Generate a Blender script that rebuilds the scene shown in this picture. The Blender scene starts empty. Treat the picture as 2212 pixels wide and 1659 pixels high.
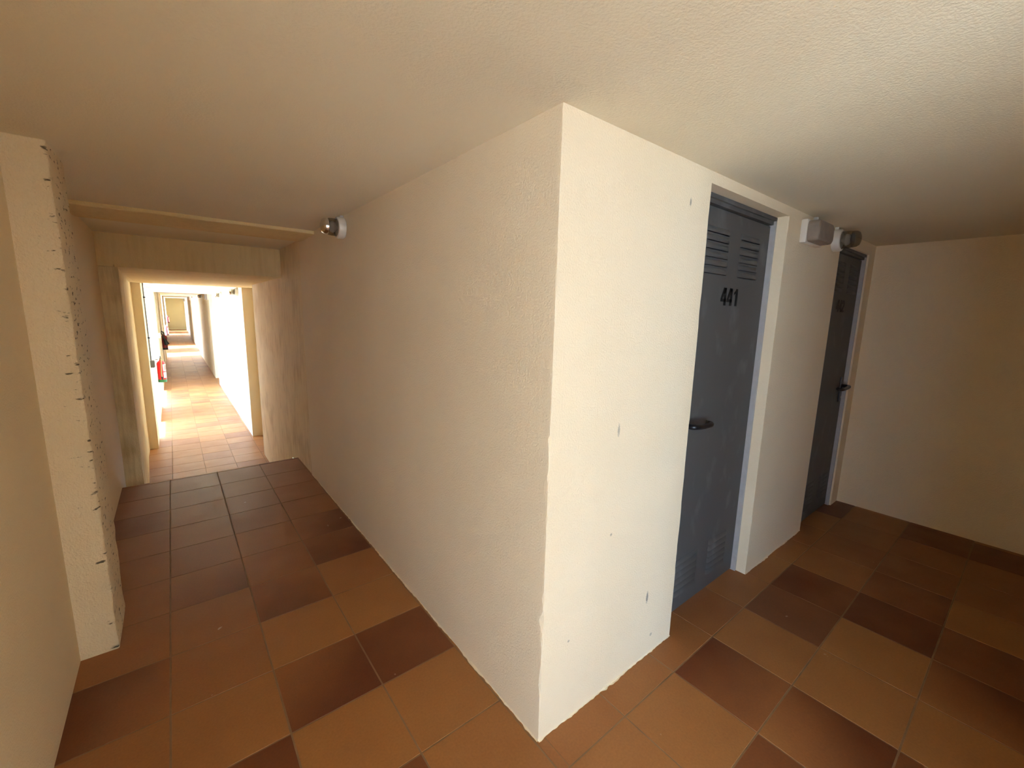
import bpy, bmesh, math, random
from mathutils import Vector, Matrix, noise

random.seed(7)
U = 1.4                      # metres per layout unit (one floor tile is about 0.225 units)
SC = bpy.context.scene
COL = SC.collection

# ------------------------------------------------------------------ camera
cd = bpy.data.cameras.new('camera')
cam = bpy.data.objects.new('camera', cd)
COL.objects.link(cam)
cd.sensor_fit = 'HORIZONTAL'
cd.sensor_width = 36.0
cd.lens = 916.640 / 2212 * 36.0
cd.clip_start = 0.02
cd.clip_end = 300
RX = Vector((0.7831756, -0.6213471, 0.0237421))
RU = Vector((0.0829848, 0.1422868, 0.9863407))
RF = Vector((0.6162382, 0.7705077, -0.1629979))
m = Matrix.Identity(4)
for r in range(3):
    m[r][0] = RX[r]; m[r][1] = RU[r]; m[r][2] = -RF[r]
m.translation = Vector((-0.598465, -0.617086, 1.0)) * U
cam.matrix_world = m
SC.camera = cam

# ------------------------------------------------------------------ view, sky, sun
SC.view_settings.view_transform = 'Standard'
SC.view_settings.look = 'None'
SC.view_settings.gamma = 1.0
SC.view_settings.use_curve_mapping = False
SC.view_settings.exposure = 0.8
SC.cycles.max_bounces = 14
SC.cycles.diffuse_bounces = 10
SC.cycles.transparent_max_bounces = 12
SC.cycles.sample_clamp_indirect = 12.0

w = bpy.data.worlds.new('sky')
SC.world = w
w.use_nodes = True
bg = w.node_tree.nodes['Background']
bg.inputs['Color'].default_value = (0.41, 0.635, 1.0, 1)
bg.inputs['Strength'].default_value = 15.0

sd = bpy.data.lights.new('sun', 'SUN')
sd.energy = 29.0
sd.angle = math.radians(0.6)
sd.color = (1.0, 0.95, 0.87)
sun = bpy.data.objects.new('sun', sd)
COL.objects.link(sun)
sdir = Vector((1.0, 0.22, -1.75)).normalized()
sun.rotation_euler = sdir.to_track_quat('-Z', 'Y').to_euler()


def portal(x, y0, y1, z0, z1):
    """daylight entering through an opening in the left wall"""
    l = bpy.data.lights.new('opening_daylight', 'AREA')
    l.shape = 'RECTANGLE'
    l.size = (z1 - z0) * U
    l.size_y = (y1 - y0) * U
    l.cycles.is_portal = True
    o = bpy.data.objects.new('opening_daylight', l)
    COL.objects.link(o)
    o.location = Vector((x, (y0 + y1) / 2, (z0 + z1) / 2)) * U
    o.rotation_euler = Vector((1, 0, 0)).to_track_quat('-Z', 'Y').to_euler()
    return o


# openings in the outer (left) wall: y0, y1, z0, z1
OPEN_UP = (-2.9, -1.1, 0.0, 1.30)
OPEN_LOW = [(5.12, 5.95, -0.4, 1.217), (6.95, 8.45, -0.4, 1.217), (14.4, 15.7, -0.4, 1.38),
            (17.3, 18.6, -0.4, 1.38), (25.9, 27.0, -0.4, 1.43), (29.5, 30.1, -0.4, 1.43)]
portal(-1.07, *OPEN_UP)
rp_ = portal(-0.44, -0.36, 0.36, 0.0, 1.25)   # unseen low opening in the rear wall, added to brighten the pillar
rp_.location = Vector((-0.54, -4.2, 0.225)) * U
rp_.rotation_euler = Vector((0, 1, 0)).to_track_quat('-Z', 'Y').to_euler()
rp_.data.size, rp_.data.size_y = 0.52 * U, 0.45 * U
for q in OPEN_LOW:
    portal(-1.0, *q)

# ------------------------------------------------------------------ materials


def new_mat(name):
    mt = bpy.data.materials.new(name)
    mt.use_nodes = True
    nt = mt.node_tree
    b = nt.nodes['Principled BSDF']
    return mt, nt, b


def simple(name, col, rough=0.5, metal=0.0, noise_amt=0.0, noise_scale=30, bump=0.0, spec=0.5):
    mt, nt, b = new_mat(name)
    b.inputs['Base Color'].default_value = (*col, 1)
    b.inputs['Roughness'].default_value = rough
    b.inputs['Metallic'].default_value = metal
    b.inputs['Specular IOR Level'].default_value = spec
    if noise_amt or bump:
        tc = nt.nodes.new('ShaderNodeTexCoord')
        n = nt.nodes.new('ShaderNodeTexNoise')
        n.inputs['Scale'].default_value = noise_scale
        n.inputs['Detail'].default_value = 6
        nt.links.new(tc.outputs['Object'], n.inputs['Vector'])
        if noise_amt:
            mx = nt.nodes.new('ShaderNodeMix')
            mx.data_type = 'RGBA'
            mx.inputs[6].default_value = tuple(c * (1 - noise_amt) for c in col) + (1,)
            mx.inputs[7].default_value = tuple(min(1, c * (1 + noise_amt)) for c in col) + (1,)
            nt.links.new(n.outputs['Fac'], mx.inputs[0])
            nt.links.new(mx.outputs[2], b.inputs['Base Color'])
        if bump:
            bp = nt.nodes.new('ShaderNodeBump')
            bp.inputs['Strength'].default_value = bump
            bp.inputs['Distance'].default_value = 0.004
            nt.links.new(n.outputs['Fac'], bp.inputs['Height'])
            nt.links.new(bp.outputs['Normal'], b.inputs['Normal'])
    return mt


def plaster(name, col, rough_bump=0.35, pits=0.0, streaks=0.5, spots=(), edge_x=-1.12, grime=0.0):
    """painted render: roller grain, trowel waves, faint dirt, optional pits and marks (positions in metres)"""
    mt, nt, b = new_mat(name)
    N = nt.nodes.new
    L = nt.links.new
    b.inputs['Roughness'].default_value = 0.85
    b.inputs['Specular IOR Level'].default_value = 0.25
    geo = N('ShaderNodeNewGeometry')
    big = N('ShaderNodeTexNoise'); big.inputs['Scale'].default_value = 1.7; big.inputs['Detail'].default_value = 5
    fine = N('ShaderNodeTexNoise'); fine.inputs['Scale'].default_value = 160; fine.inputs['Detail'].default_value = 4
    mp = N('ShaderNodeMapping'); mp.inputs['Scale'].default_value = (34, 34, 3.2)
    stre = N('ShaderNodeTexNoise'); stre.inputs['Scale'].default_value = 1.0; stre.inputs['Detail'].default_value = 6
    for n_ in (big, fine):
        L(geo.outputs['Position'], n_.inputs['Vector'])
    L(geo.outputs['Position'], mp.inputs['Vector'])
    L(mp.outputs['Vector'], stre.inputs['Vector'])
    mx = N('ShaderNodeMix'); mx.data_type = 'RGBA'
    mx.inputs[6].default_value = (col[0] * 0.93, col[1] * 0.915, col[2] * 0.88, 1)
    mx.inputs[7].default_value = (min(1, col[0] * 1.04), min(1, col[1] * 1.04), min(1, col[2] * 1.06), 1)
    L(big.outputs['Fac'], mx.inputs[0])
    colout = mx.outputs[2]
    if grime:
        gr = N('ShaderNodeMapRange'); gr.inputs[1].default_value = 0.95; gr.inputs[2].default_value = 1.35; gr.inputs[4].default_value = grime
        patch = N('ShaderNodeTexNoise'); patch.inputs['Scale'].default_value = 3.3; patch.inputs['Detail'].default_value = 3
        L(geo.outputs['Position'], patch.inputs['Vector'])
        pm = N('ShaderNodeMath'); pm.operation = 'ADD'; L(patch.outputs['Fac'], pm.inputs[0]); L(stre.outputs['Fac'], pm.inputs[1])
        L(pm.outputs[0], gr.inputs[0])
        mg = N('ShaderNodeMix'); mg.data_type = 'RGBA'; mg.inputs[7].default_value = (col[0] * 0.62, col[1] * 0.52, col[2] * 0.42, 1)
        L(gr.outputs[0], mg.inputs[0]); L(colout, mg.inputs[6])
        colout = mg.outputs[2]
    # height = streaks + grain
    ma = N('ShaderNodeMath'); ma.operation = 'MULTIPLY_ADD'
    ma.inputs[1].default_value = streaks
    L(stre.outputs['Fac'], ma.inputs[0]); L(fine.outputs['Fac'], ma.inputs[2])
    height = ma.outputs[0]
    if pits:
        pn = N('ShaderNodeTexNoise'); pn.inputs['Scale'].default_value = 26; pn.inputs['Detail'].default_value = 4
        mp2 = N('ShaderNodeMapping'); mp2.inputs['Scale'].default_value = (1, 1, 2.4)
        L(geo.outputs['Position'], mp2.inputs['Vector']); L(mp2.outputs['Vector'], pn.inputs['Vector'])
        sx_ = N('ShaderNodeSeparateXYZ'); L(geo.outputs['Position'], sx_.inputs[0])
        ed = N('ShaderNodeMapRange'); ed.inputs[1].default_value = edge_x - 0.075; ed.inputs[2].default_value = edge_x
        ed.inputs[3].default_value = -0.05; ed.inputs[4].default_value = 0.075
        L(sx_.outputs[0], ed.inputs[0])
        pa = N('ShaderNodeMath'); pa.operation = 'ADD'; L(pn.outputs['Fac'], pa.inputs[0]); L(ed.outputs[0], pa.inputs[1])
        rp = N('ShaderNodeMapRange'); rp.inputs[1].default_value = 0.685; rp.inputs[2].default_value = 0.75
        L(pa.outputs[0], rp.inputs[0])
        mul = N('ShaderNodeMath'); mul.operation = 'MULTIPLY'; mul.inputs[1].default_value = pits
        L(rp.outputs[0], mul.inputs[0])
        mx2 = N('ShaderNodeMix'); mx2.data_type = 'RGBA'
        mx2.inputs[7].default_value = (0.10, 0.07, 0.04, 1)
        L(mul.outputs[0], mx2.inputs[0]); L(colout, mx2.inputs[6])
        colout = mx2.outputs[2]
        sub = N('ShaderNodeMath'); sub.operation = 'MULTIPLY_ADD'; sub.inputs[1].default_value = -3.0
        L(mul.outputs[0], sub.inputs[0]); L(height, sub.inputs[2])
        height = sub.outputs[0]
    for (sx, sy, sz, wx, wz, dark) in spots:
        vs = N('ShaderNodeVectorMath'); vs.operation = 'SUBTRACT'; vs.inputs[1].default_value = (sx, sy, sz)
        L(geo.outputs['Position'], vs.inputs[0])
        vm = N('ShaderNodeVectorMath'); vm.operation = 'MULTIPLY'; vm.inputs[1].default_value = (1 / wx, 1 / wx, 1 / wz)
        L(vs.outputs[0], vm.inputs[0])
        ln = N('ShaderNodeVectorMath'); ln.operation = 'LENGTH'; L(vm.outputs[0], ln.inputs[0])
        ad = N('ShaderNodeMath'); ad.operation = 'ADD'; L(ln.outputs['Value'], ad.inputs[0]); L(fine.outputs['Fac'], ad.inputs[1])
        rg = N('ShaderNodeMapRange'); rg.inputs[1].default_value = 1.0; rg.inputs[2].default_value = 1.6
        rg.inputs[3].default_value = dark; rg.inputs[4].default_value = 0.0
        L(ad.outputs[0], rg.inputs[0])
        mx3 = N('ShaderNodeMix'); mx3.data_type = 'RGBA'; mx3.inputs[7].default_value = (0.22, 0.185, 0.15, 1)
        L(rg.outputs[0], mx3.inputs[0]); L(colout, mx3.inputs[6])
        colout = mx3.outputs[2]
    bp = N('ShaderNodeBump'); bp.inputs['Strength'].default_value = rough_bump; bp.inputs['Distance'].default_value = 0.009
    L(height, bp.inputs['Height'])
    L(bp.outputs['Normal'], b.inputs['Normal'])
    L(colout, b.inputs['Base Color'])
    return mt


def tile_mat():
    """fired clay tile; the per-tile attribute 'glaze' holds how dark the kiln left each corner"""
    mt, nt, b = new_mat('clay_tile')
    N = nt.nodes.new
    L = nt.links.new
    at = N('ShaderNodeAttribute'); at.attribute_name = 'glaze'
    sp = N('ShaderNodeSeparateColor'); L(at.outputs['Color'], sp.inputs[0])
    geo = N('ShaderNodeNewGeometry')
    n1 = N('ShaderNodeTexNoise'); n1.inputs['Scale'].default_value = 5; n1.inputs['Detail'].default_value = 7
    n2 = N('ShaderNodeTexNoise'); n2.inputs['Scale'].default_value = 130; n2.inputs['Detail'].default_value = 3
    L(geo.outputs['Position'], n1.inputs['Vector']); L(geo.outputs['Position'], n2.inputs['Vector'])
    # darkness with a little cloud
    a1 = N('ShaderNodeMath'); a1.operation = 'MULTIPLY_ADD'; a1.inputs[1].default_value = 0.34
    L(n1.outputs['Fac'], a1.inputs[0]); L(sp.outputs[0], a1.inputs[2])
    a2 = N('ShaderNodeMath'); a2.operation = 'SUBTRACT'; a2.inputs[1].default_value = 0.17; a2.use_clamp = True
    L(a1.outputs[0], a2.inputs[0])
    ramp = N('ShaderNodeValToRGB')
    el = ramp.color_ramp.elements
    el[0].position = 0.0; el[0].color = (0.345, 0.150, 0.044, 1)
    el[1].position = 1.0; el[1].color = (0.120, 0.029, 0.0085, 1)
    e = el.new(0.4); e.color = (0.275, 0.102, 0.032, 1)
    L(a2.outputs[0], ramp.inputs[0])
    # green channel: greyish tread, wear plus sheen painted into the colour
    mx = N('ShaderNodeMix'); mx.data_type = 'RGBA'; mx.inputs[7].default_value = (0.29, 0.17, 0.10, 1)
    mg = N('ShaderNodeMath'); mg.operation = 'MULTIPLY'; L(sp.outputs[1], mg.inputs[0]); L(n1.outputs['Fac'], mg.inputs[1])
    L(mg.outputs[0], mx.inputs[0]); L(ramp.outputs[0], mx.inputs[6])
    # grain
    mx2 = N('ShaderNodeMix'); mx2.data_type = 'RGBA'; mx2.blend_type = 'MULTIPLY'; mx2.inputs[0].default_value = 1.0
    rg = N('ShaderNodeMapRange'); rg.inputs[3].default_value = 0.84; rg.inputs[4].default_value = 1.16
    L(n2.outputs['Fac'], rg.inputs[0])
    L(mx.outputs[2], mx2.inputs[6]); L(rg.outputs[0], mx2.inputs[7])
    # paint drips: rare pale specks
    n3 = N('ShaderNodeTexNoise'); n3.inputs['Scale'].default_value = 16; n3.inputs['Detail'].default_value = 2
    L(geo.outputs['Position'], n3.inputs['Vector'])
    rp = N('ShaderNodeMapRange'); rp.inputs[1].default_value = 0.755; rp.inputs[2].default_value = 0.78
    rp.inputs[4].default_value = 0.6
    L(n3.outputs['Fac'], rp.inputs[0])
    mx4 = N('ShaderNodeMix'); mx4.data_type = 'RGBA'; mx4.inputs[7].default_value = (0.62, 0.53, 0.42, 1)
    L(rp.outputs[0], mx4.inputs[0]); L(mx2.outputs[2], mx4.inputs[6])
    L(mx4.outputs[2], b.inputs['Base Color'])
    rr = N('ShaderNodeMapRange'); rr.inputs[3].default_value = 0.36; rr.inputs[4].default_value = 0.62
    L(n1.outputs['Fac'], rr.inputs[0]); L(rr.outputs[0], b.inputs['Roughness'])
    b.inputs['Specular IOR Level'].default_value = 0.4
    bp = N('ShaderNodeBump'); bp.inputs['Strength'].default_value = 0.12; bp.inputs['Distance'].default_value = 0.004
    ad = N('ShaderNodeMath'); ad.operation = 'ADD'; L(n1.outputs['Fac'], ad.inputs[0]); L(n2.outputs['Fac'], ad.inputs[1])
    L(ad.outputs[0], bp.inputs['Height']); L(bp.outputs['Normal'], b.inputs['Normal'])
    return mt


def door_mat():
    """dark grey painted steel with pale dust smears"""
    mt, nt, b = new_mat('grey_steel_paint')
    N = nt.nodes.new
    L = nt.links.new
    tc = N('ShaderNodeTexCoord')
    mp = N('ShaderNodeMapping'); mp.inputs['Scale'].default_value = (9, 9, 5.5); mp.inputs['Rotation'].default_value = (0, 0.7, 0)
    n = N('ShaderNodeTexNoise'); n.inputs['Scale'].default_value = 1.0; n.inputs['Detail'].default_value = 7
    L(tc.outputs['Object'], mp.inputs['Vector']); L(mp.outputs['Vector'], n.inputs['Vector'])
    rp = N('ShaderNodeMapRange'); rp.inputs[1].default_value = 0.56; rp.inputs[2].default_value = 0.78; rp.inputs[4].default_value = 0.4
    L(n.outputs['Fac'], rp.inputs[0])
    mx = N('ShaderNodeMix'); mx.data_type = 'RGBA'
    mx.inputs[6].default_value = (0.084, 0.078, 0.070, 1)
    mx.inputs[7].default_value = (0.21, 0.205, 0.20, 1)
    L(rp.outputs[0], mx.inputs[0])
    L(mx.outputs[2], b.inputs['Base Color'])
    b.inputs['Roughness'].default_value = 0.55
    b.inputs['Specular IOR Level'].default_value = 0.35
    return mt


CREAM = (0.80, 0.66, 0.445)
spots_alc = [(x * U, 0, z * U, wx, wz, d) for (x, z, wx, wz, d) in (
    (0.231, 0.727, 0.007, 0.024, 0.6), (0.416, 0.198, 0.008, 0.028, 0.9), (0.465, 1.292, 0.006, 0.016, 0.8),
    (0.452, 0.060, 0.010, 0.008, 0.5), (0.228, 0.455, 0.007, 0.006, 0.6), (0.089, 0.223, 0.006, 0.005, 0.6))]
M_WALL = plaster('cream_plaster', CREAM)
M_ALC = plaster('cream_plaster_marked', CREAM, spots=spots_alc)
M_PILLAR = plaster('rough_cream_plaster', CREAM, rough_bump=0.75, pits=0.9, streaks=0.9)
M_PORTAL = plaster('worn_cream_plaster', (0.81, 0.655, 0.37), rough_bump=0.5, pits=0.6, streaks=0.9, edge_x=-1.02, grime=0.8)
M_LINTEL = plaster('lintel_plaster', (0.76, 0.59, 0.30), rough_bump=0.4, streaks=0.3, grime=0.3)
M_STREAK = plaster('streaked_plaster', (0.82, 0.66, 0.40), rough_bump=0.5, streaks=0.9, grime=0.7)
M_CEIL = plaster('ceiling_plaster', (0.765, 0.685, 0.51), rough_bump=0.22, streaks=0.15)
M_YELLOW = plaster('yellow_cream_plaster', (0.66, 0.61, 0.37))
M_WHITE = plaster('white_plaster', (0.85, 0.77, 0.59))
M_TILE = tile_mat()
M_GROUT = simple('grout', (0.25, 0.15, 0.08), 0.9, noise_amt=0.35, noise_scale=14)
M_DOOR = door_mat()
M_FRAME = simple('galvanised_frame_lit', (0.40, 0.375, 0.345), 0.42, metal=0.0, noise_amt=0.12)  # jambs coloured lighter than the head for the light they face
M_BLACK = simple('black_plastic', (0.008, 0.008, 0.009), 0.35)
M_DIGIT = simple('black_vinyl', (0.006, 0.006, 0.006), 0.6)
M_WPLAST = simple('white_plastic', (0.66, 0.60, 0.50), 0.4)
M_LENS = None
M_BULB = simple('milky_bulb', (0.85, 0.82, 0.76), 0.25)
M_CHROME = simple('polished_metal', (0.75, 0.74, 0.72), 0.13, metal=1.0)
M_DIFF = simple('dusty_diffuser', (0.25, 0.195, 0.15), 0.45, noise_amt=0.3, noise_scale=25)
M_RED = simple('red_enamel', (0.62, 0.012, 0.014), 0.3)
M_DRED = simple('dark_red_enamel', (0.20, 0.010, 0.012), 0.35)
M_GREEN = simple('green_enamel', (0.012, 0.16, 0.045), 0.35)
M_LABEL = simple('paper_label', (0.80, 0.74, 0.68), 0.6)
M_PINK = simple('red_print', (0.62, 0.10, 0.10), 0.6)
M_GREYBOX = simple('grey_plastic', (0.20, 0.20, 0.185), 0.5)
M_HOSE = simple('black_rubber', (0.010, 0.010, 0.010), 0.55)
M_BRASS = simple('brass_valve', (0.33, 0.29, 0.16), 0.35, metal=0.8)
M_GROUND = simple('pale_ground', (0.50, 0.52, 0.51), 0.9, noise_amt=0.15, noise_scale=2)


def lens_mat():
    mt, nt, b = new_mat('smoked_lens')
    b.inputs['Base Color'].default_value = (0.10, 0.085, 0.06, 1)
    b.inputs['Roughness'].default_value = 0.12
    tr = nt.nodes.new('ShaderNodeBsdfTransparent')
    tr.inputs[0].default_value = (0.74, 0.68, 0.60, 1)
    mix = nt.nodes.new('ShaderNodeMixShader')
    mix.inputs[0].default_value = 0.36
    out = nt.nodes['Material Output']
    nt.links.new(tr.outputs[0], mix.inputs[1])
    nt.links.new(b.outputs[0], mix.inputs[2])
    nt.links.new(mix.outputs[0], out.inputs[0])
    return mt


M_LENS = lens_mat()

# ------------------------------------------------------------------ mesh helpers (layout units in, metres out)


def link(name, bm, mat, parent=None, smooth=False, angle=40, loc=None):
    me = bpy.data.meshes.new(name)
    bmesh.ops.recalc_face_normals(bm, faces=bm.faces[:])
    bm.to_mesh(me)
    bm.free()
    me.materials.append(mat)
    if smooth:
        for p in me.polygons:
            p.use_smooth = True
        me.set_sharp_from_angle(angle=math.radians(angle))
    o = bpy.data.objects.new(name, me)
    COL.objects.link(o)
    if parent:
        o.parent = parent
    if loc is not None:
        o.location = loc
    return o


def tag(o, label=None, cat=None, group=None, kind=None):
    if label: o['label'] = label
    if cat: o['category'] = cat
    if group: o['group'] = group
    if kind: o['kind'] = kind
    return o


def empty(name, loc, rz=0.0):
    o = bpy.data.objects.new(name, None)
    o.empty_display_size = 0.05
    COL.objects.link(o)
    o.location = Vector(loc) * U
    o.rotation_euler = (0, 0, rz)
    return o


def box(bm, x0, x1, y0, y1, z0, z1, bevel=0.0, seg=2):
    vs = [bm.verts.new(Vector((x, y, z)) * U) for x in (x0, x1) for y in (y0, y1) for z in (z0, z1)]
    fs = [(0, 1, 3, 2), (4, 6, 7, 5), (0, 4, 5, 1), (2, 3, 7, 6), (0, 2, 6, 4), (1, 5, 7, 3)]
    faces = [bm.faces.new([vs[i] for i in f]) for f in fs]
    if bevel:
        es = list({e for f in faces for e in f.edges})
        bmesh.ops.bevel(bm, geom=es, offset=bevel * U, segments=seg, affect='EDGES', profile=0.5)
    return bm


def prism(bm, pts, z0, z1):
    """vertical prism over plan outline pts"""
    a = [bm.verts.new(Vector((x, y, z0)) * U) for x, y in pts]
    b = [bm.verts.new(Vector((x, y, z1)) * U) for x, y in pts]
    n = len(pts)
    for i in range(n):
        bm.faces.new((a[i], a[(i + 1) % n], b[(i + 1) % n], b[i]))
    bm.faces.new(a[::-1]); bm.faces.new(b)
    return bm


def rows_prism(bm, outline, z0, z1, step):
    """vertical prism whose outline is a function of height (worn arrises)"""
    n = max(2, int((z1 - z0) / step))
    rings = []
    for k in range(n + 1):
        z = z0 + (z1 - z0) * k / n
        rings.append([bm.verts.new(Vector((x, y, z)) * U) for x, y in outline(z)])
    for k in range(n):
        a, b = rings[k], rings[k + 1]
        c = len(a)
        for i in range(c):
            bm.faces.new((a[i], a[(i + 1) % c], b[(i + 1) % c], b[i]))
    bm.faces.new(rings[0][::-1]); bm.faces.new(rings[-1])
    return bm


def lathe(bm, prof, seg=24, axis='z', origin=(0, 0, 0)):
    """prof: (radius, height) pairs; axis 'z' up or 'y' pointing along -y"""
    rings = []
    ox, oy, oz = origin
    for r, h in prof:
        ring = []
        for i in range(seg):
            a = 2 * math.pi * i / seg
            if axis == 'z':
                p = (ox + r * math.cos(a), oy + r * math.sin(a), oz + h)
            else:
                p = (ox + r * math.cos(a), oy - h, oz + r * math.sin(a))
            ring.append(bm.verts.new(Vector(p) * U))
        rings.append(ring)
    for k in range(len(rings) - 1):
        a, b = rings[k], rings[k + 1]
        for i in range(seg):
            bm.faces.new((a[i], a[(i + 1) % seg], b[(i + 1) % seg], b[i]))
    bm.faces.new(rings[0][::-1]); bm.faces.new(rings[-1])
    return bm


def tube(bm, pts, radii, seg=10):
    """swept tube through pts; radii a number or a list"""
    P = [Vector(p) for p in pts]
    if not isinstance(radii, (list, tuple)):
        radii = [radii] * len(P)
    rings = []
    up = Vector((0.13, 0.21, 0.97)).normalized()
    for k, p in enumerate(P):
        d = (P[min(k + 1, len(P) - 1)] - P[max(k - 1, 0)]).normalized()
        s = d.cross(up)
        if s.length < 1e-3: s = d.cross(Vector((1, 0, 0)))
        s.normalize(); t = s.cross(d)
        rings.append([bm.verts.new((p + (s * math.cos(2 * math.pi * i / seg) + t * math.sin(2 * math.pi * i / seg)) * radii[k]) * U) for i in range(seg)])
    for k in range(len(rings) - 1):
        a, b = rings[k], rings[k + 1]
        for i in range(seg):
            bm.faces.new((a[i], a[(i + 1) % seg], b[(i + 1) % seg], b[i]))
    bm.faces.new(rings[0][::-1]); bm.faces.new(rings[-1])
    return bm


def curve_pts(ctrl, n=8):
    """Catmull-Rom through ctrl"""
    c = [Vector(p) for p in ctrl]
    c = [c[0] * 2 - c[1]] + c + [c[-1] * 2 - c[-2]]
    out = []
    for k in range(1, len(c) - 2):
        for i in range(n):
            t = i / n
            out.append(0.5 * ((2 * c[k]) + (c[k + 1] - c[k - 1]) * t + (2 * c[k - 1] - 5 * c[k] + 4 * c[k + 1] - c[k + 2]) * t * t
                              + (3 * c[k] - c[k - 1] - 3 * c[k + 1] + c[k + 2]) * t ** 3))
    out.append(c[-2])
    return out


def struct(name, bm, mat, parent=None, **kw):
    o = link(name, bm, mat, parent, **kw)
    if parent is None: o['kind'] = 'structure'
    return o


def nz(x, y, z):
    return noise.noise(Vector((x, y, z)))


# ------------------------------------------------------------------ floors


def tile_floor(name, rects, xs, ys, z, glaze, base_z, gap=0.0012, thick=0.003):
    """grout bed plus one slightly crowned slab per tile, clipped to the given rectangles"""
    bm = bmesh.new()
    lay = bm.loops.layers.float_color.new('glaze')

    def add(x0, x1, y0, y1, g):
        b = 0.0012
        lo = [bm.verts.new(Vector(p) * U) for p in ((x0, y0, z - thick), (x1, y0, z - thick), (x1, y1, z - thick), (x0, y1, z - thick))]
        n = 3
        grid = [[bm.verts.new(Vector((x0 + b + (x1 - x0 - 2 * b) * i / n, y0 + b + (y1 - y0 - 2 * b) * j / n, z)) * U) for i in range(n + 1)] for j in range(n + 1)]

        def val(v):
            u = (v.co.x / U - x0) / max(1e-6, x1 - x0)
            t = (v.co.y / U - y0) / max(1e-6, y1 - y0)
            d, gx, gy, grey = g
            return (min(1, max(0, d + gx * (u - 0.5) + gy * (t - 0.5))), grey, 0, 1)
        fs = []
        for j in range(n):
            for i in range(n):
                fs.append(bm.faces.new((grid[j][i], grid[j][i + 1], grid[j + 1][i + 1], grid[j + 1][i])))
        edge = [[grid[0][i] for i in range(n + 1)], [grid[j][n] for j in range(n + 1)],
                [grid[n][n - i] for i in range(n + 1)], [grid[n - j][0] for j in range(n + 1)]]
        for k in range(4):
            e = edge[k]
            fs.append(bm.faces.new([lo[k], lo[(k + 1) % 4]] + e[::-1]))
        for f in fs:
            for lp in f.loops:
                lp[lay] = val(lp.vert)
    for i in range(len(xs) - 1):
        for j in range(len(ys) - 1):
            g = glaze(i, j)
            for (rx0, rx1, ry0, ry1) in rects:
                x0, x1 = max(xs[i] + gap, rx0), min(xs[i + 1] - gap, rx1)
                y0, y1 = max(ys[j] + gap, ry0), min(ys[j + 1] - gap, ry1)
                if x1 - x0 > 0.008 and y1 - y0 > 0.008:
                    add(x0, x1, y0, y1, g)
    o = link(name, bm, M_TILE)
    o['kind'] = 'structure'
    bm = bmesh.new()
    for (rx0, rx1, ry0, ry1) in rects:
        box(bm, rx0, rx1, ry0, ry1, base_z, z - 0.0010)
    link('grout_bed', bm, M_GROUT, o)
    return o


XI = [-0.006 + 0.225 * i for i in range(-5, 13)]
YJ = [-0.086 + (0.2285 * j if j >= 0 else 0.225 * j) for j in range(-20, 13)]
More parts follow.
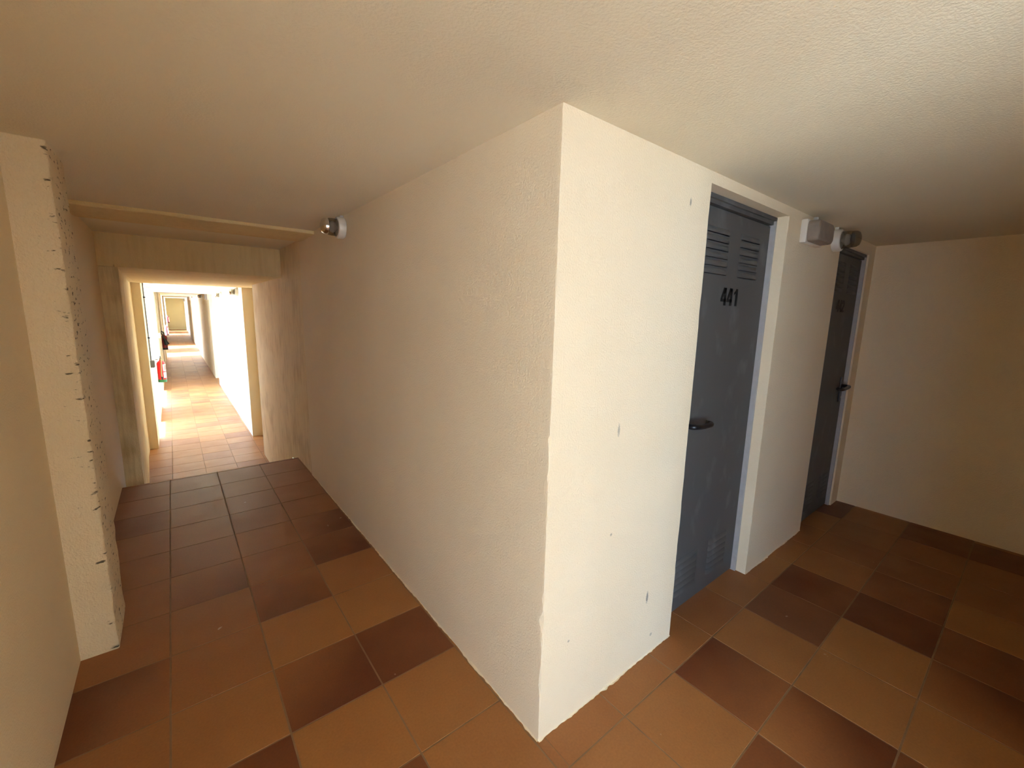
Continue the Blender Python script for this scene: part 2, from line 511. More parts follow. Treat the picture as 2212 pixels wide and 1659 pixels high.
# kiln shade of the tiles one can see: (column, row): darkness, gradient x, gradient y, grey of wear and painted sheen
GL = {
    (-4, 10): (.50, 0, 0, .5), (-3, 10): (.35, .1, 0, .9), (-2, 10): (.35, 0, 0, .9), (-1, 10): (.32, 0, 0, .3),
    (-4, 9): (.35, 0, 0, .4), (-3, 9): (.40, 0, 0, 1.), (-2, 9): (.30, 0, 0, .7), (-1, 9): (.28, 0, 0, .1),
    (-4, 8): (.62, -.2, 0, .2), (-3, 8): (.22, 0, 0, .8), (-2, 8): (.40, .1, 0, .8), (-1, 8): (.30, 0, 0, 0),
    (-4, 7): (.25, 0, 0, .2), (-3, 7): (.18, 0, 0, .6), (-2, 7): (.42, -.3, 0, .5), (-1, 7): (.30, 0, 0, 0),
    (-4, 6): (.22, 0, 0, .1), (-3, 6): (.40, -.1, -.1, .7), (-2, 6): (.20, 0, 0, 0), (-1, 6): (.62, .6, -.2, 0),
    (-4, 5): (.24, 0, 0, 0), (-3, 5): (.45, .5, -.6, .3), (-2, 5): (.30, .1, -.1, 0), (-1, 5): (.75, .3, -.4, 0),
    (-4, 4): (.26, 0, 0, 0), (-3, 4): (.22, 0, 0, 0), (-2, 4): (.58, -.1, -.4, 0), (-1, 4): (.16, 0, 0, 0),
    (-4, 3): (.70, -.6, .3, 0), (-3, 3): (.24, 0, 0, 0), (-2, 3): (.08, 0, 0, 0), (-1, 3): (.06, 0, 0, 0),
    (-4, 2): (.20, 0, 0, 0), (-3, 2): (.10, 0, 0, 0), (-2, 2): (.76, .4, -.5, 0), (-1, 2): (.82, -.1, 0, 0),
    (-4, 1): (.15, 0, 0, 0), (-3, 1): (.75, .2, .2, 0), (-2, 1): (.05, 0, 0, 0), (-1, 1): (.07, 0, 0, 0),
    (-3, 0): (.1, 0, 0, 0), (-2, 0): (.72, 0, 0, 0), (-1, 0): (.08, .1, 0, 0), (-1, -1): (.10, 0, 0, 0),
    (0, 0): (.20, 0, 0, 0), (1, 0): (.18, 0, 0, 0), (2, 0): (.25, 0, 0, 0), (3, 0): (.35, 0, 0, 0), (4, 0): (.20, 0, 0, 0),
    (0, -1): (.10, 0, 0, 0), (1, -1): (.10, 0, 0, 0), (2, -1): (.70, 0, .5, 0), (3, -1): (.12, 0, 0, 0), (4, -1): (.78, 0, 0, .2),
    (5, -1): (.80, -.1, .2, 0), (6, -1): (.22, 0, 0, 0), (7, -1): (.36, 0, -.2, 0), (8, -1): (.25, 0, 0, 0), (9, -1): (.2, 0, 0, 0),
    (1, -2): (.65, .2, 0, 0), (2, -2): (.62, .6, -.4, 0), (3, -2): (.06, 0, 0, 0), (4, -2): (.05, 0, 0, 0), (5, -2): (.90, 0, 0, 0),
    (6, -2): (.66, .1, -.3, 0), (7, -2): (.5, 0, 0, 0), (8, -2): (.4, 0, 0, 0), (9, -2): (.75, 0, 0, 0),
    (2, -3): (.8, 0, 0, 0), (3, -3): (.06, 0, 0, 0), (4, -3): (.62, .6, -.4, 0), (5, -3): (.74, 0, -.2, 0), (6, -3): (.15, 0, 0, 0),
    (7, -3): (.4, 0, 0, 0), (8, -3): (.4, 0, 0, 0), (9, -3): (.85, 0, 0, 0),
}


def glaze_up(i, j):
    k = (i - 5, j - 20)
    if k in GL: return GL[k]
    d = random.choice((.05, .1, .12, .2, .3, .7, .8))
    return (d, random.uniform(-.3, .3), random.uniform(-.3, .3), 0)


UP_RECTS = [(-0.96, 0.02, -4.1, 2.45), (0.02, 2.4, -1.03, 0.08)]
tile_floor('floor', UP_RECTS, XI, YJ, 0.0, glaze_up, -0.05)

XL = [-0.924 + 0.2265 * k for k in range(0, 6)]
XL = [-1.1505] + XL
YL = [5.189 + 0.2275 * k for k in range(-13, 119)]
rl = random.Random(21)


def glaze_low(i, j):
    r = rl.random()
    d = 0.03 if r < .45 else (.15 if r < .7 else (.35 if r < .88 else .55))
    y = YL[j]
    return (d, rl.uniform(-.25, .25), rl.uniform(-.25, .25), 0.15 + 0.5 * rl.random() * (1 if 8.5 < y < 14 else 0))


o = tile_floor('floor_lower', [(-1.05, 0.24, 2.62, 32.0)], XL, YL, -0.4, glaze_low, -0.46)

bm = bmesh.new()   # two hidden risers between the two floor levels
box(bm, -0.96, 0.05, 2.45, 2.64, -0.45, -0.133)
box(bm, -0.96, 0.05, 2.64, 2.83, -0.45, -0.267)
box(bm, -0.96, 0.05, 2.30, 2.4495, -0.45, -0.05)
struct('trim_1', bm, M_GROUT)

# outside ground seen through the openings
bm = bmesh.new()
box(bm, -14, -1.08, -14, 40, -0.62, -0.5)
box(bm, -1.08, 3.0, -14, -4.12, -0.2, -0.06)
struct('ground', bm, M_GROUND)

# ------------------------------------------------------------------ walls of the upper passage
ZB, ZT = -0.05, 1.42


def chip(z, seed, big, small):
    """size of the wear on an arris at height z"""
    a = small * (0.6 + 0.8 * abs(nz(seed, 3.1, z * 60)))
    c = nz(seed + 7.7, 1.3, z * 11)
    if c > 0.18: a += big * min(1, (c - 0.18) / 0.25) * (0.55 + 0.6 * abs(nz(seed, 9.2, z * 85)))
    return a


# right side of the passage (one plane, x = 0) and the alcove wall with the doors (y = 0)
bm = bmesh.new()
box(bm, 0.0, 0.12, 0.06, 2.079, ZB, ZT)
box(bm, 0.004, 0.12, 2.05, 2.12, ZB, ZT)
struct('wall_right', bm, M_WALL)
bm = bmesh.new()
box(bm, 0.001, 0.12, 2.084, 2.64, ZB, ZT)
box(bm, 0.001, 0.12, 2.63, 3.95, -0.45, 1.22)
box(bm, 0.10, 0.25, 3.90, 4.75, -0.45, 1.25)
struct('wall_portal_right', bm, M_STREAK)

D1 = (0.562, 1.104, 1.357)       # opening of door 441: x0, x1, top
D2 = (1.700, 2.165, 1.335)       # opening of door 442
bm = bmesh.new()


def corner_outline(z):
    wear = 1.0 if z < 1.0 else 0.5
    a = chip(z, 1.0, 0.006 * wear, 0.0012)
    b = chip(z, 5.0, 0.003 * wear, 0.0010)
    for (zc, hz_, d) in ((0.315, 0.030, 0.011), (0.372, 0.014, 0.008), (0.265, 0.012, 0.006), (0.66, 0.012, 0.006), (0.74, 0.010, 0.007), (0.56, 0.006, 0.005)):
        q = max(0.0, 1 - abs(z - zc) / hz_)
        if q > 0:
            a += d * q ** 0.6 * (0.6 + 0.8 * abs(nz(z * 140, zc, 2)))
            b += d * 0.4 * q ** 0.6
    return [(0, 0.0601), (0, a + 0.006), (0.0003, a), (b, 0.0003), (b + 0.006, 0), (0.0601, 0), (0.0601, 0.0601)]


rows_prism(bm, corner_outline, ZB, ZT, 0.009)
box(bm, 0.06, D1[0] - 0.02, 0, 0.12, ZB, ZT)
box(bm, D1[0] - 0.02, D1[1] + 0.02, 0, 0.12, D1[2], ZT)


def left_rev(z):
    c = chip(z, 31.0, 0.003, 0.001)
    return [(D1[0] - 0.0201, 0.0), (D1[0] - c, 0.0), (D1[0], c), (D1[0], 0.12), (D1[0] - 0.0201, 0.12)]


def right_rev(z):
    c = chip(z, 17.0, 0.004, 0.0012)
    return [(D1[1] + c, 0.0), (D1[1] + 0.0201, 0.0), (D1[1] + 0.0201, 0.12), (D1[1], 0.12), (D1[1], c)]


rows_prism(bm, left_rev, ZB, D1[2] + 0.001, 0.012)
rows_prism(bm, right_rev, ZB, D1[2] + 0.001, 0.012)
box(bm, D1[1] + 0.02, D2[0], 0, 0.12, ZB, ZT)
box(bm, D2[0], D2[1], 0, 0.12, D2[2], ZT)
box(bm, D2[1], 2.27, 0, 0.12, ZB, ZT)


def paint_line(bm, along, lo, hi, seed, wmax=0.009):
    """ragged lip of wall paint on the tiles at the foot of a wall"""
    n = int((hi - lo) / 0.006)
    prev = None
    for k in range(n + 1):
        t = lo + (hi - lo) * k / n
        wd = 0.0012 + wmax * max(0, 0.35 + nz(seed, t * 9, 1.0) * 0.9 + 0.5 * nz(seed, t * 60, 4.0)) ** 1.3
        ht = 0.002 + 0.6 * wd
        if along == 'x': pts = [(t, -wd, 0.0004), (t, -wd * .5, 0.0012), (t, 0.0006, ht)]
        else: pts = [(-wd, t, 0.0004), (-wd * .5, t, 0.0012), (0.0006, t, ht)]
        cur = [bm.verts.new(Vector(p) * U) for p in pts]
        if prev:
            for i in range(2): bm.faces.new((prev[i], cur[i], cur[i + 1], prev[i + 1]))
        prev = cur


paint_line(bm, 'x', 0.0, D1[0], 12.0)
paint_line(bm, 'x', D1[1], D2[0], 19.0, 0.006)
paint_line(bm, 'y', 0.0, 2.07, 44.0, 0.006)
struct('wall_back', bm, M_ALC)

bm = bmesh.new()
box(bm, 2.27, 2.42, -1.15, 0.12, ZB, ZT)
struct('wall_alcove_end', bm, M_WALL)
bm = bmesh.new()
box(bm, 0.0, 2.42, -1.06, -0.915, ZB, ZT)
box(bm, 0.0, 0.12, -4.1, -1.0, ZB, ZT)
struct('wall_alcove_front', bm, M_WALL)
bm = bmesh.new()
box(bm, -1.05, -0.80, -4.2, -4.05, ZB, ZT)
box(bm, -0.28, 0.12, -4.2, -4.05, ZB, ZT)
box(bm, -0.80, -0.28, -4.2, -4.05, 0.45, ZT)
struct('wall_rear', bm, M_WALL)

# left wall with its opening to daylight behind the camera
bm = bmesh.new()
oy0, oy1, oz0, oz1 = OPEN_UP
box(bm, -1.05, -0.88, -4.2, oy0, -0.5, ZT)
box(bm, -1.05, -0.88, oy1, 0.98, -0.5, ZT)
if oz0 > 0.02: box(bm, -1.05, -0.88, oy0, oy1, -0.5, oz0)
else: box(bm, -1.05, -0.88, oy0, oy1, -0.5, -0.002)
box(bm, -1.05, -0.88, oy0, oy1, oz1, ZT)
box(bm, -1.05, -0.888, 0.98, 2.70, -0.5, ZT)
struct('wall_left', bm, M_WALL)

# chipped pier standing out of the left wall
bm = bmesh.new()


def pier_outline(z):
    lean = 0.004 * math.sin(z * 3.1)
    c = chip(z, 41.0, 0.011, 0.003) + 0.002
    e = chip(z, 57.0, 0.006, 0.002)
    j = 0.0025 * nz(2.2, 8.1, z * 22)
    x1 = -0.799 + lean * 0.3 + j
    f = 0.957 + 0.0022 * nz(6.2, 2.1, z * 17)
    return [(-0.90, f + 0.001), (-0.862, f + 0.0012 * nz(1, 1, z * 30)), (-0.83, f + 0.0015 * nz(4, 1, z * 34)), (x1 - c, f), (x1 - c * 0.35, f + c * 0.3),
            (x1, f + c), (x1 + j, 1.07), (x1 - e * 0.2, 1.178 - e), (x1 - e, 1.179), (-0.90, 1.179)]


rows_prism(bm, pier_outline, 0.0, ZT, 0.0075)
struct('pillar', bm, M_PILLAR, smooth=True, angle=48)

# ceiling with its shallow beam
bm = bmesh.new()
box(bm, -1.05, 2.42, -4.2, 1.765, 1.387, 1.52)
box(bm, -1.05, 0.12, 2.05, 2.66, 1.383, 1.52)
struct('ceiling', bm, M_CEIL)
bm = bmesh.new()


def beam(bm):
    n = 44
    rings = []
    for k in range(n + 1):
        x = -0.89 + 0.90 * k / n
        w1 = 0.003 * nz(x * 9, 1.2, 4); w2 = 0.0025 * nz(x * 13, 7.2, 1)
        ring = [(1.755 + w1, 1.40), (1.7555 + w1, 1.3745 + w2 * .5), (1.759 + w1, 1.3715 + w2 * .5), (2.003 + w2, 1.366 + w1), (2.008 + w2, 1.384), (2.013 + w2, 1.3665 + w2), (2.10, 1.374), (2.20, 1.40)]
        rings.append([bm.verts.new(Vector((x, y, z)) * U) for y, z in ring])
    for k in range(n):
        a, b = rings[k], rings[k + 1]
        for i in range(len(a)):
            bm.faces.new((a[i], a[(i + 1) % len(a)], b[(i + 1) % len(a)], b[i]))
    bm.faces.new(rings[0][::-1]); bm.faces.new(rings[-1])


beam(bm)
struct('ceiling_beam', bm, M_LINTEL)

# ------------------------------------------------------------------ portal between the two levels
bm = bmesh.new()
box(bm, -0.95, -0.822, 2.628, 4.72, 1.2045, 1.52)
box(bm, -0.90, 0.10, 2.634, 4.71, 1.215, 1.52)
box(bm, -0.8195, 0.10, 2.63, 4.72, 1.203, 1.52)
struct('lintel', bm, M_LINTEL)
bm = bmesh.new()


def jamb_outline(z):
    c = chip(z, 71.0, 0.006, 0.002)
    return [(-1.05, 2.632), (-0.806 - c, 2.632), (-0.806, 2.632 + c), (-0.868, 4.45), (-0.868, 4.75), (-1.05, 4.75)]


rows_prism(bm, jamb_outline, -0.45, 1.2025, 0.012)
struct('wall_portal_left', bm, M_PORTAL)

# ------------------------------------------------------------------ lower passage
bm = bmesh.new()
XO, XN = -0.97, -0.80
ylast = 4.72
for (y0, y1, z0, z1) in OPEN_LOW:
    xn = XN if y0 < 12 else -0.795
    box(bm, XO, xn, ylast, y0, -0.47, 1.55)
    box(bm, XO, xn, y0, y1, z1 - 0.006, 1.55)
    box(bm, XO, xn, y0, y1, -0.47, -0.402)
    ylast = y1
box(bm, XO, -0.785, ylast, 32.2, -0.47, 1.55)
box(bm, XO, -0.768, 13.7, 14.4, -0.47, 1.36)
box(bm, XO, -0.778, 9.9, 10.2, -0.47, 1.30)
struct('wall_lower_left', bm, M_WHITE)

bm = bmesh.new()
box(bm, 0.0, 0.22, 4.68, 8.72, -0.47, 1.30)
box(bm, 0.20, 0.30, 8.6, 9.7, -0.47, 1.40)
box(bm, 0.0, 0.22, 9.56, 14.5, -0.47, 1.40)
box(bm, 0.20, 0.30, 14.4, 15.0, -0.47, 1.45)
box(bm, 0.035, 0.24, 14.85, 20.8, -0.47, 1.50)
box(bm, 0.20, 0.30, 20.7, 21.4, -0.47, 1.50)
box(bm, 0.05, 0.24, 21.3, 24.9, -0.47, 1.50)
box(bm, 0.07, 0.24, 24.9, 32.2, -0.47, 1.55)
struct('wall_lower_right', bm, M_WHITE)
bm = bmesh.new()
box(bm, -1.0, 0.3, 31.8, 32.0, -0.47, 1.55)
struct('wall_far', bm, M_YELLOW)

bm = bmesh.new()
box(bm, -0.99, 0.30, 4.70, 8.72, 1.217, 1.55)
box(bm, -0.99, 0.30, 8.71, 14.6, 1.30, 1.55)
box(bm, -0.99, 0.30, 14.5, 21.0, 1.385, 1.6)
box(bm, -0.99, 0.30, 21.0, 32.1, 1.435, 1.6)
box(bm, -0.99, 0.30, 14.3, 14.6, 1.27, 1.4)
box(bm, -0.99, 0.30, 24.6, 24.9, 1.40, 1.5)
struct('ceiling_lower', bm, M_WHITE)
bm = bmesh.new()     # unseen slabs added outside the openings to block direct sun
box(bm, -1.70, -0.96, 4.6, 9.2, 1.25, 1.33)
box(bm, -2.1, -1.04, -4.2, 0.6, 1.36, 1.45)
struct('sun_block_slabs', bm, M_WHITE)
# ------------------------------------------------------------------ doors


def digit_polys(ch, w, h, t):
    """outline rectangles/polygons of a bold condensed numeral in a w x h cell"""
    if ch == '1':
        return [[(w * .48, 0), (w * .48 + t, 0), (w * .48 + t, h), (w * .56, h), (w * .46, h * .9), (w * .18, h * .78), (w * .18, h * .64), (w * .48, h * .73)]]
    if ch == '4':
        return [[(w * .60, 0), (w * .60 + t, 0), (w * .60 + t, h), (w * .60, h)],
                [(0, h * .21), (w, h * .21), (w, h * .38), (0, h * .38)],
                [(0, h * .36), (t * .75, h * .36), (w * .60 + t, h), (w * .48, h)]]
    if ch == '2':
        pts = []
        return [[(0, 0), (w, 0), (w, h * .16), (0, h * .16)],
                [(0, h * .14), (w * .42, h * .14), (w, h * .60), (w * .66, h * .62)],
                [(w * .66, h * .56), (w, h * .56), (w, h * .80), (w * .66, h * .80)],
                [(w * .12, h * .84), (w * .88, h * .84), (w * .80, h), (w * .20, h)],
                [(w * .66, h * .78), (w, h * .78), (w * .80, h), (w * .5, h * .9)],
                [(0, h * .68), (w * .34, h * .68), (w * .40, h * .86), (w * .20, h), (w * .02, h * .84)]]


def make_door(name, x0, x1, top, leaf_y, number, num_x, num_z, label, handle_right):
    """steel storage door: leaf face at leaf_y behind the wall plane; louvres pressed into the leaf"""
    root = empty(name, ((x0 + x1) / 2, leaf_y, 0))
    tag(root, label, 'door', 'grey steel storage room doors', 'structure')
    ox = (x0 + x1) / 2

    def L(x, y, z): return (x - ox, y - leaf_y, z)
    fw = 0.024
    # frame: folded profile, two jambs and a head
    bm = bmesh.new()
    fy0 = leaf_y - 0.016
    for (a, b) in ((x0, x0 + fw * 0.4), (x1 - fw * 0.4, x1)):
        box(bm, a - ox, b - ox, fy0 - leaf_y, 0.05, 0, top)
    link('jamb_frame', bm, M_FRAME, root)
    bm = bmesh.new()
    box(bm, x0 - ox, x1 - ox, fy0 - leaf_y, 0.05, top - 0.012, top)
    box(bm, x0 + 0.008 - ox, x1 - 0.008 - ox, fy0 - leaf_y + 0.007, 0.05, top - 0.024, top - 0.0121)
    link('head_frame', bm, M_DOOR, root)  # head takes the dark door paint, its shade put into the colour
    # leaf
    lx0, lx1, lz0, lz1 = x0 + 0.012, x1 - 0.012, 0.006, top - 0.028
    bm = bmesh.new()
    box(bm, lx0 - ox, lx1 - ox, 0, 0.03, lz0, lz1)
    leaf = link('leaf', bm, M_DOOR, root)
    bm = bmesh.new()
    box(bm, x0 - ox, x1 - ox, 0.046, 0.05, 0, top)
    link('backing_sheet', bm, M_BLACK, root)
    # louvres: pressed scoops, open at the top edge
    cx = (lx0 + lx1) / 2
    for (gx0, gx1) in ((cx - 0.172, cx - 0.042), (cx + 0.050, cx + 0.176)):
        for (zz, n) in ((1.137, 6), (0.062, 6)):
            for k in range(n):
                z = zz + 0.0238 * k
                bm = bmesh.new()
                gx0_, gx1_ = gx0 - ox, gx1 - ox
                sc = 0.0055
                # quarter-round hood: closed below, gaping slot on top
                prof = [(1.0, 0.0), (0.65, 0.62), (0.25, 0.95), (0.0, 1.0)]
                ring = []
                for (tz, ty) in prof:
                    ins = 0.008 * (1 - ty)
                    ring.append((bm.verts.new(Vector((gx0_ + ins * 0, -sc * ty - 0.0002, z + 0.017 * tz)) * U),
                                 bm.verts.new(Vector((gx1_ - ins * 0, -sc * ty - 0.0002, z + 0.017 * tz)) * U)))
                for a, b in zip(ring[:-1], ring[1:]):
                    bm.faces.new((a[0], a[1], b[1], b[0]))
                for side in (0, 1):
                    ex = 0.007 if side else -0.007
                    base = [bm.verts.new(Vector((ring[0][side].co.x / U + ex, -0.0002, z + 0.017)) * U), bm.verts.new(Vector((ring[0][side].co.x / U + ex, -0.0002, z)) * U)]
                    v = [r[side] for r in ring]
                    bm.faces.new([base[0]] + v[:2]); bm.faces.new((base[0], v[1], v[2], base[1])); bm.faces.new((base[1], v[2], v[3]))
                link('louvre', bm, M_DOOR, leaf, smooth=True, angle=60)
                bm2 = bmesh.new()
                box(bm2, gx0_ - 0.002, gx1_ + 0.002, -0.0012, 0.0004, z - 0.0012, z + 0.003)
                link('slot', bm2, M_BLACK, leaf)
    # number, one mesh per numeral
    dw, dh, t, adv = 0.035, 0.056, 0.0155, 0.0415
    x = num_x
    for ch in number:
        bm = bmesh.new()
        for poly in digit_polys(ch, dw, dh, t):
            f = bm.faces.new([bm.verts.new(Vector((x - ox + px_, -0.0008, num_z + pz_)) * U) for px_, pz_ in poly])
        r = bmesh.ops.extrude_face_region(bm, geom=bm.faces[:])
        for v in [g for g in r['geom'] if isinstance(g, bmesh.types.BMVert)]:
            v.co.y -= 0.0006 * U
        link('numeral', bm, M_DIGIT, leaf)
        x += adv if ch != '1' else adv
    # handle
    hx = lx1 - 0.045 if handle_right else lx0 + 0.045
    s = -1 if handle_right else 1
    hz = 0.672
    bm = bmesh.new()
    box(bm, hx - 0.013 - ox, hx + 0.013 - ox, -0.006, 0.001, hz - 0.085, hz + 0.045, bevel=0.003)
    hp = link('handle_plate', bm, M_BLACK, root, smooth=True)
    bm = bmesh.new()
    ctrl = [(hx - ox, 0, hz), (hx - ox, -0.028, hz), (hx + s * 0.012 - ox, -0.040, hz), (hx + s * 0.05 - ox, -0.040, hz - 0.004),
            (hx + s * 0.105 - ox, -0.038, hz - 0.006), (hx + s * 0.118 - ox, -0.028, hz - 0.006), (hx + s * 0.112 - ox, -0.018, hz - 0.005)]
    tube(bm, curve_pts(ctrl, 6), 0.0085, 12)
    link('lever', bm, M_BLACK, root, smooth=True, angle=70)
    bm = bmesh.new()
    lathe(bm, [(0.006, 0.006), (0.006, 0.009), (0.004, 0.010)], 14, 'y', (hx - ox, 0, hz - 0.06))
    link('lock_cylinder', bm, M_CHROME, root, smooth=True)
    return root


make_door('door_1', D1[0], D1[1], D1[2] - 0.002, 0.052, '441', 0.779, 1.043,
          'grey steel louvred storage door numbered 441, in the bright wall', False)
make_door('door_2', D2[0], D2[1], D2[2] - 0.002, 0.024, '442', 1.853, 1.046,
          'grey steel louvred storage door numbered 442, in the dark alcove corner', True)

# ------------------------------------------------------------------ luminaires


def bulkhead(loc, rz, top, label, group='round bulkhead lamps high on the walls'):
    """round white base, smoked drum with a bulb inside, polished end cap; local -y points out of the wall"""
    root = empty('bulkhead_lamp', loc, rz)
    tag(root, label, 'lamp', group)
    bm = bmesh.new()
    lathe(bm, [(0.041, 0), (0.044, 0.003), (0.044, 0.024), (0.042, 0.029), (0.037, 0.031), (0.036, 0.026), (0.0, 0.026)], 36, 'y')
    link('base', bm, M_WPLAST, root, smooth=True)
    bm = bmesh.new()
    prof = [(0.034, 0.024), (0.0345, 0.050), (0.033, 0.062), (0.030, 0.0645)]
    lathe(bm, prof, 32, 'y')
    link('lens', bm, M_LENS, root, smooth=True)
    bm = bmesh.new()
    lathe(bm, [(0.031, 0.064), (0.0325, 0.066), (0.031, 0.078), (0.026, 0.086), (0.016, 0.090), (0.0, 0.091)], 32, 'y')
    link('end_cap', bm, M_CHROME if rz else M_LENS, root, smooth=True)
    bm = bmesh.new()
    lathe(bm, [(0.008, 0.026), (0.010, 0.030), (0.020, 0.035), (0.024, 0.044), (0.020, 0.053), (0.010, 0.059), (0.001, 0.060)], 20, 'y')
    link('bulb', bm, M_BULB, root, smooth=True)
    bm = bmesh.new()
    box(bm, -0.007, 0.007, -0.014, 0.0, 0.040, top, bevel=0.002)
    link('cable_cover', bm, M_WPLAST, root, smooth=True)
    return root


def emergency(loc, rz, top, label, w=0.245, h=0.082):
    """oblong emergency light: white back box with rounded dusty diffuser; local -y points out of the wall"""
    root = empty('emergency_light', loc, rz)
    tag(root, label, 'emergency light', 'oblong emergency lights high on the right walls')
    bm = bmesh.new()
    box(bm, -w / 2, w / 2, -0.022, 0, -h / 2, h / 2, bevel=0.004)
    link('back_box', bm, M_WPLAST, root, smooth=True)
    bm = bmesh.new()
    n = 10
    pts = []
    hw, hh, r = w / 2 - 0.004, h / 2 - 0.004, 0.018
    for cx_, cz_, a0 in ((hw - r, hh - r, 0), (-hw + r, hh - r, 90), (-hw + r, -hh + r, 180), (hw - r, -hh + r, 270)):
        for k in range(6):
            a = math.radians(a0 + 90 * k / 5)
            pts.append((cx_ + r * math.cos(a), cz_ + r * math.sin(a)))
    rings = []
    for (y, s) in ((-0.0215, 1.0), (-0.046, 0.985), (-0.056, 0.93), (-0.059, 0.80)):
        rings.append([bm.verts.new(Vector((px_ * (1 - (1 - s) * 0.35), y, pz_ * s)) * U) for px_, pz_ in pts])
    for a, b in zip(rings[:-1], rings[1:]):
        for i in range(len(pts)):
            bm.faces.new((a[i], a[(i + 1) % len(pts)], b[(i + 1) % len(pts)], b[i]))
    bm.faces.new(rings[0][::-1]); bm.faces.new(rings[-1])
    link('diffuser', bm, M_DIFF, root, smooth=True, angle=35)
    if top > h / 2:
        bm = bmesh.new()
        box(bm, 0.030, 0.044, -0.014, 0, h / 2, top, bevel=0.002)
        link('cable_cover', bm, M_WPLAST, root, smooth=True)
    return root


bulkhead((0.0, 1.288, 1.337), -math.pi / 2, 0.05, 'round lamp with polished end cap on the long plain wall left of the white corner')
bulkhead((1.602, 0.0, 1.333), 0, 0.054, 'round white based lamp beside the top of the door numbered 442')
emergency((1.305, 0.0, 1.322), 0, 0.065, 'oblong emergency light between doors 441 and 442', 0.172)
R90 = -math.pi / 2
bulkhead((0.0, 5.0, 1.165), R90, 0.052, 'nearest round lamp on the sunlit white wall of the lower passage')
bulkhead((0.0, 6.9, 1.165), R90, 0.052, 'second round lamp along the sunlit white wall of the lower passage')
emergency((0.0, 9.72, 1.2), R90, 0.09, 'oblong emergency light where the sunlit wall of the lower passage ends', 0.30, 0.14)
bulkhead((0.0, 11.5, 1.225), R90, 0.075, 'round lamp on the shaded brown stretch of the lower passage')
emergency((0.035, 20.2, 1.29), R90, 0.095, 'oblong emergency light on the second bright wall of the lower passage', 0.30, 0.14)
bulkhead((0.035, 17.0, 1.30), R90, 0.085, 'round lamp on the second bright wall of the lower passage')
emergency((0.07, 29.0, 1.325), R90, 0.10, 'farthest emergency light, just before the end wall of the lower passage', 0.34, 0.16)

# ceiling hook in the lower passage
bm = bmesh.new()
tube(bm, curve_pts([(-0.288, 5.75, 1.2175), (-0.288, 5.75, 1.195), (-0.288, 5.765, 1.183), (-0.288, 5.78, 1.192)], 6), 0.004, 8)
tag(link('ceiling_hook', bm, M_GREYBOX, smooth=True), 'small hook under the bright ceiling of the lower passage', 'hook')

# ------------------------------------------------------------------ fire extinguishers on the left wall of the lower passage


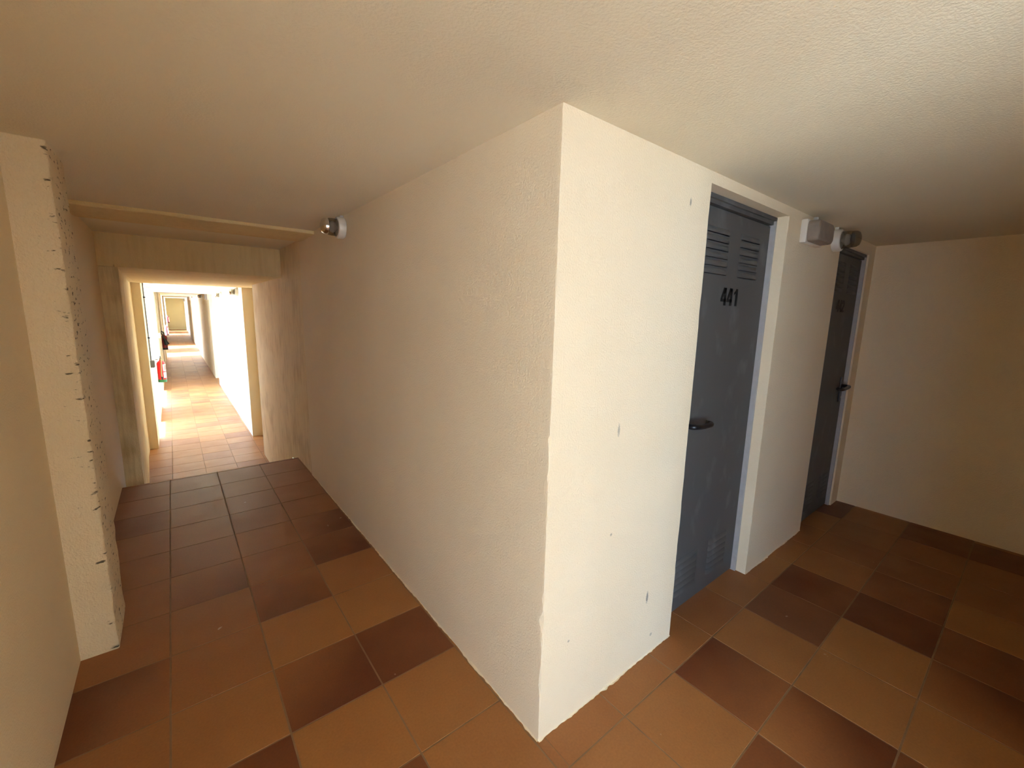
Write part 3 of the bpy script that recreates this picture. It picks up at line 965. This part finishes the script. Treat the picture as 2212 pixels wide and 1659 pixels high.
def extinguisher(x, y, z0, label, green, co2=False, scale=1.0):
    root = empty('fire_extinguisher', (x, y, z0))
    root.scale = (scale,) * 3
    tag(root, label, 'fire extinguisher', 'fire extinguishers on the left wall')
    R = 0.044
    body = M_DRED if co2 else M_RED
    bm = bmesh.new()
    lathe(bm, [(R * .8, 0.0), (R * .97, 0.004), (R, 0.012), (R, 0.235), (R * .93, 0.256), (R * .7, 0.272), (R * .38, 0.282), (R * .36, 0.292)], 28)
    link('cylinder', bm, body, root, smooth=True)
    bm = bmesh.new()
    lathe(bm, [(R * 1.01, 0.002), (R * 1.03, 0.006), (R * 1.03, 0.036), (R * 1.005, 0.038)], 28)
    link('base_band', bm, M_GREEN if green else M_HOSE, root, smooth=True)
    bm = bmesh.new()
    lathe(bm, [(0.013, 0.288), (0.015, 0.294), (0.015, 0.310), (0.010, 0.314)], 16)
    box(bm, -0.010, 0.014, -0.012, 0.012, 0.300, 0.318, bevel=0.002)
    link('valve', bm, M_BRASS, root, smooth=True)
    bm = bmesh.new()
    tube(bm, [(0.0, 0.010, 0.316), (0.0, -0.02, 0.322), (0.0, -0.050, 0.318)], [0.006, 0.006, 0.005], 8)
    tube(bm, [(0.0, 0.010, 0.322), (0.0, -0.02, 0.338), (0.0, -0.048, 0.342)], [0.006, 0.006, 0.005], 8)
    link('squeeze_handle', bm, M_HOSE, root, smooth=True)
    # bracket to the wall
    bm = bmesh.new()
    box(bm, -0.062, -0.020, -0.006, 0.006, 0.292, 0.304)
    link('bracket', bm, M_GREYBOX, root)
    if not co2:
        bm = bmesh.new()
        tube(bm, curve_pts([(0.004, -0.012, 0.306), (0.006, -0.036, 0.300), (0.006, -0.050, 0.262), (0.0, -0.051, 0.19), (-0.004, -0.050, 0.12), (-0.002, -0.050, 0.075)], 6), 0.0075, 8)
        link('hose', bm, M_BRASS if green else M_HOSE, root, smooth=True)
        bm = bmesh.new()
        tube(bm, [(-0.002, -0.050, 0.078), (0.0, -0.050, 0.055), (0.0, -0.049, 0.04)], [0.009, 0.010, 0.006], 8)
        link('nozzle', bm, M_HOSE, root, smooth=True)
        for (z0_, z1_) in ((0.145, 0.236), (0.058, 0.132)):
            bm = bmesh.new()
            prof = []
            n = 10
            va = []
            for k in range(n + 1):
                a = math.radians(-68 + 76 * k / n)
                va.append([bm.verts.new(Vector((R * 1.012 * math.cos(a), R * 1.012 * math.sin(a), zz)) * U) for zz in (z0_, z1_)])
            for a, b in zip(va[:-1], va[1:]):
                bm.faces.new((a[0], b[0], b[1], a[1]))
            lb = link('label', bm, M_LABEL, root, smooth=True)
            if z0_ > 0.1:
                bm = bmesh.new()
                for (a0, a1, q0, q1) in ((-42, -26, .16, .225), (-18, -10, .165, .19), (-18, -10, .195, .222), (-50, -46, .158, .228), (-6, 2, .16, .225)):
                    v = []
                    for a in (a0, a1):
                        for zz in (q0, q1):
                            v.append(bm.verts.new(Vector((R * 1.022 * math.cos(math.radians(a)), R * 1.022 * math.sin(math.radians(a)), zz)) * U))
                    bm.faces.new((v[0], v[2], v[3], v[1]))
                link('print', bm, M_PINK, lb)
    else:
        bm = bmesh.new()
        tube(bm, curve_pts([(0.0, -0.012, 0.306), (-0.010, -0.05, 0.335), (-0.035, -0.078, 0.36), (-0.030, -0.085, 0.32), (-0.015, -0.075, 0.27)], 6), 0.008, 8)
        link('hose', bm, M_HOSE, root, smooth=True)
        bm = bmesh.new()
        tube(bm, [(-0.016, -0.075, 0.275), (-0.002, -0.074, 0.225), (0.022, -0.072, 0.145), (0.036, -0.070, 0.105)], [0.010, 0.016, 0.033, 0.040], 14)
        link('horn', bm, M_HOSE, root, smooth=True, angle=50)
    return root


extinguisher(-0.752, 6.5, 0.012, 'red fire extinguisher with green base band, nearest in the lower passage', True)
extinguisher(-0.742, 10.5, 0.115, 'dark red fire extinguisher with a black horn, second in the lower passage', False, True, 1.05)
extinguisher(-0.748, 18.0, 0.0, 'plain red fire extinguisher, third along the lower passage, beyond the black horn', False, False, 1.1)
extinguisher(-0.722, 26.0, 0.17, 'farthest red fire extinguisher, before the pale end wall', False, False, 1.1)

# ------------------------------------------------------------------ conduit and boxes
root = empty('cable_conduit', (-0.80, 5.0, 0.45))
tag(root, 'thin dark conduit running down to a grey box in the lower passage', 'conduit')
bm = bmesh.new()
tube(bm, [(0.008, 0, 0), (0.008, 0, 0.4), (0.008, 0, 0.765)], 0.006, 8)
link('pipe', bm, M_GREYBOX, root, smooth=True)
for z in (0.22, 0.62):
    bm = bmesh.new()
    box(bm, 0.0, 0.020, -0.012, 0.012, z, z + 0.012, bevel=0.002)
    link('clip', bm, M_BLACK, root)
root = empty('junction_box', (-0.80, 5.0, 0.413))
tag(root, 'grey junction box at the foot of the dark conduit', 'junction box')
bm = bmesh.new()
box(bm, 0.0, 0.030, -0.045, 0.045, -0.036, 0.036, bevel=0.004)
link('housing', bm, M_GREYBOX, root, smooth=True)
bm = bmesh.new()
box(bm, 0.030, 0.034, -0.040, 0.040, -0.031, 0.031, bevel=0.002)
link('cover', bm, M_GREYBOX, root, smooth=True)
root = empty('switch_box', (-0.80, 8.7, 0.50))
tag(root, 'small white switch box left of the extinguisher with the black horn', 'switch')
bm = bmesh.new()
box(bm, 0.0, 0.035, -0.05, 0.05, -0.045, 0.045, bevel=0.004)
link('housing', bm, M_WPLAST, root, smooth=True)
bm = bmesh.new()
box(bm, 0.035, 0.040, -0.022, 0.022, -0.028, 0.028, bevel=0.002)
link('rocker', bm, M_WPLAST, root, smooth=True)
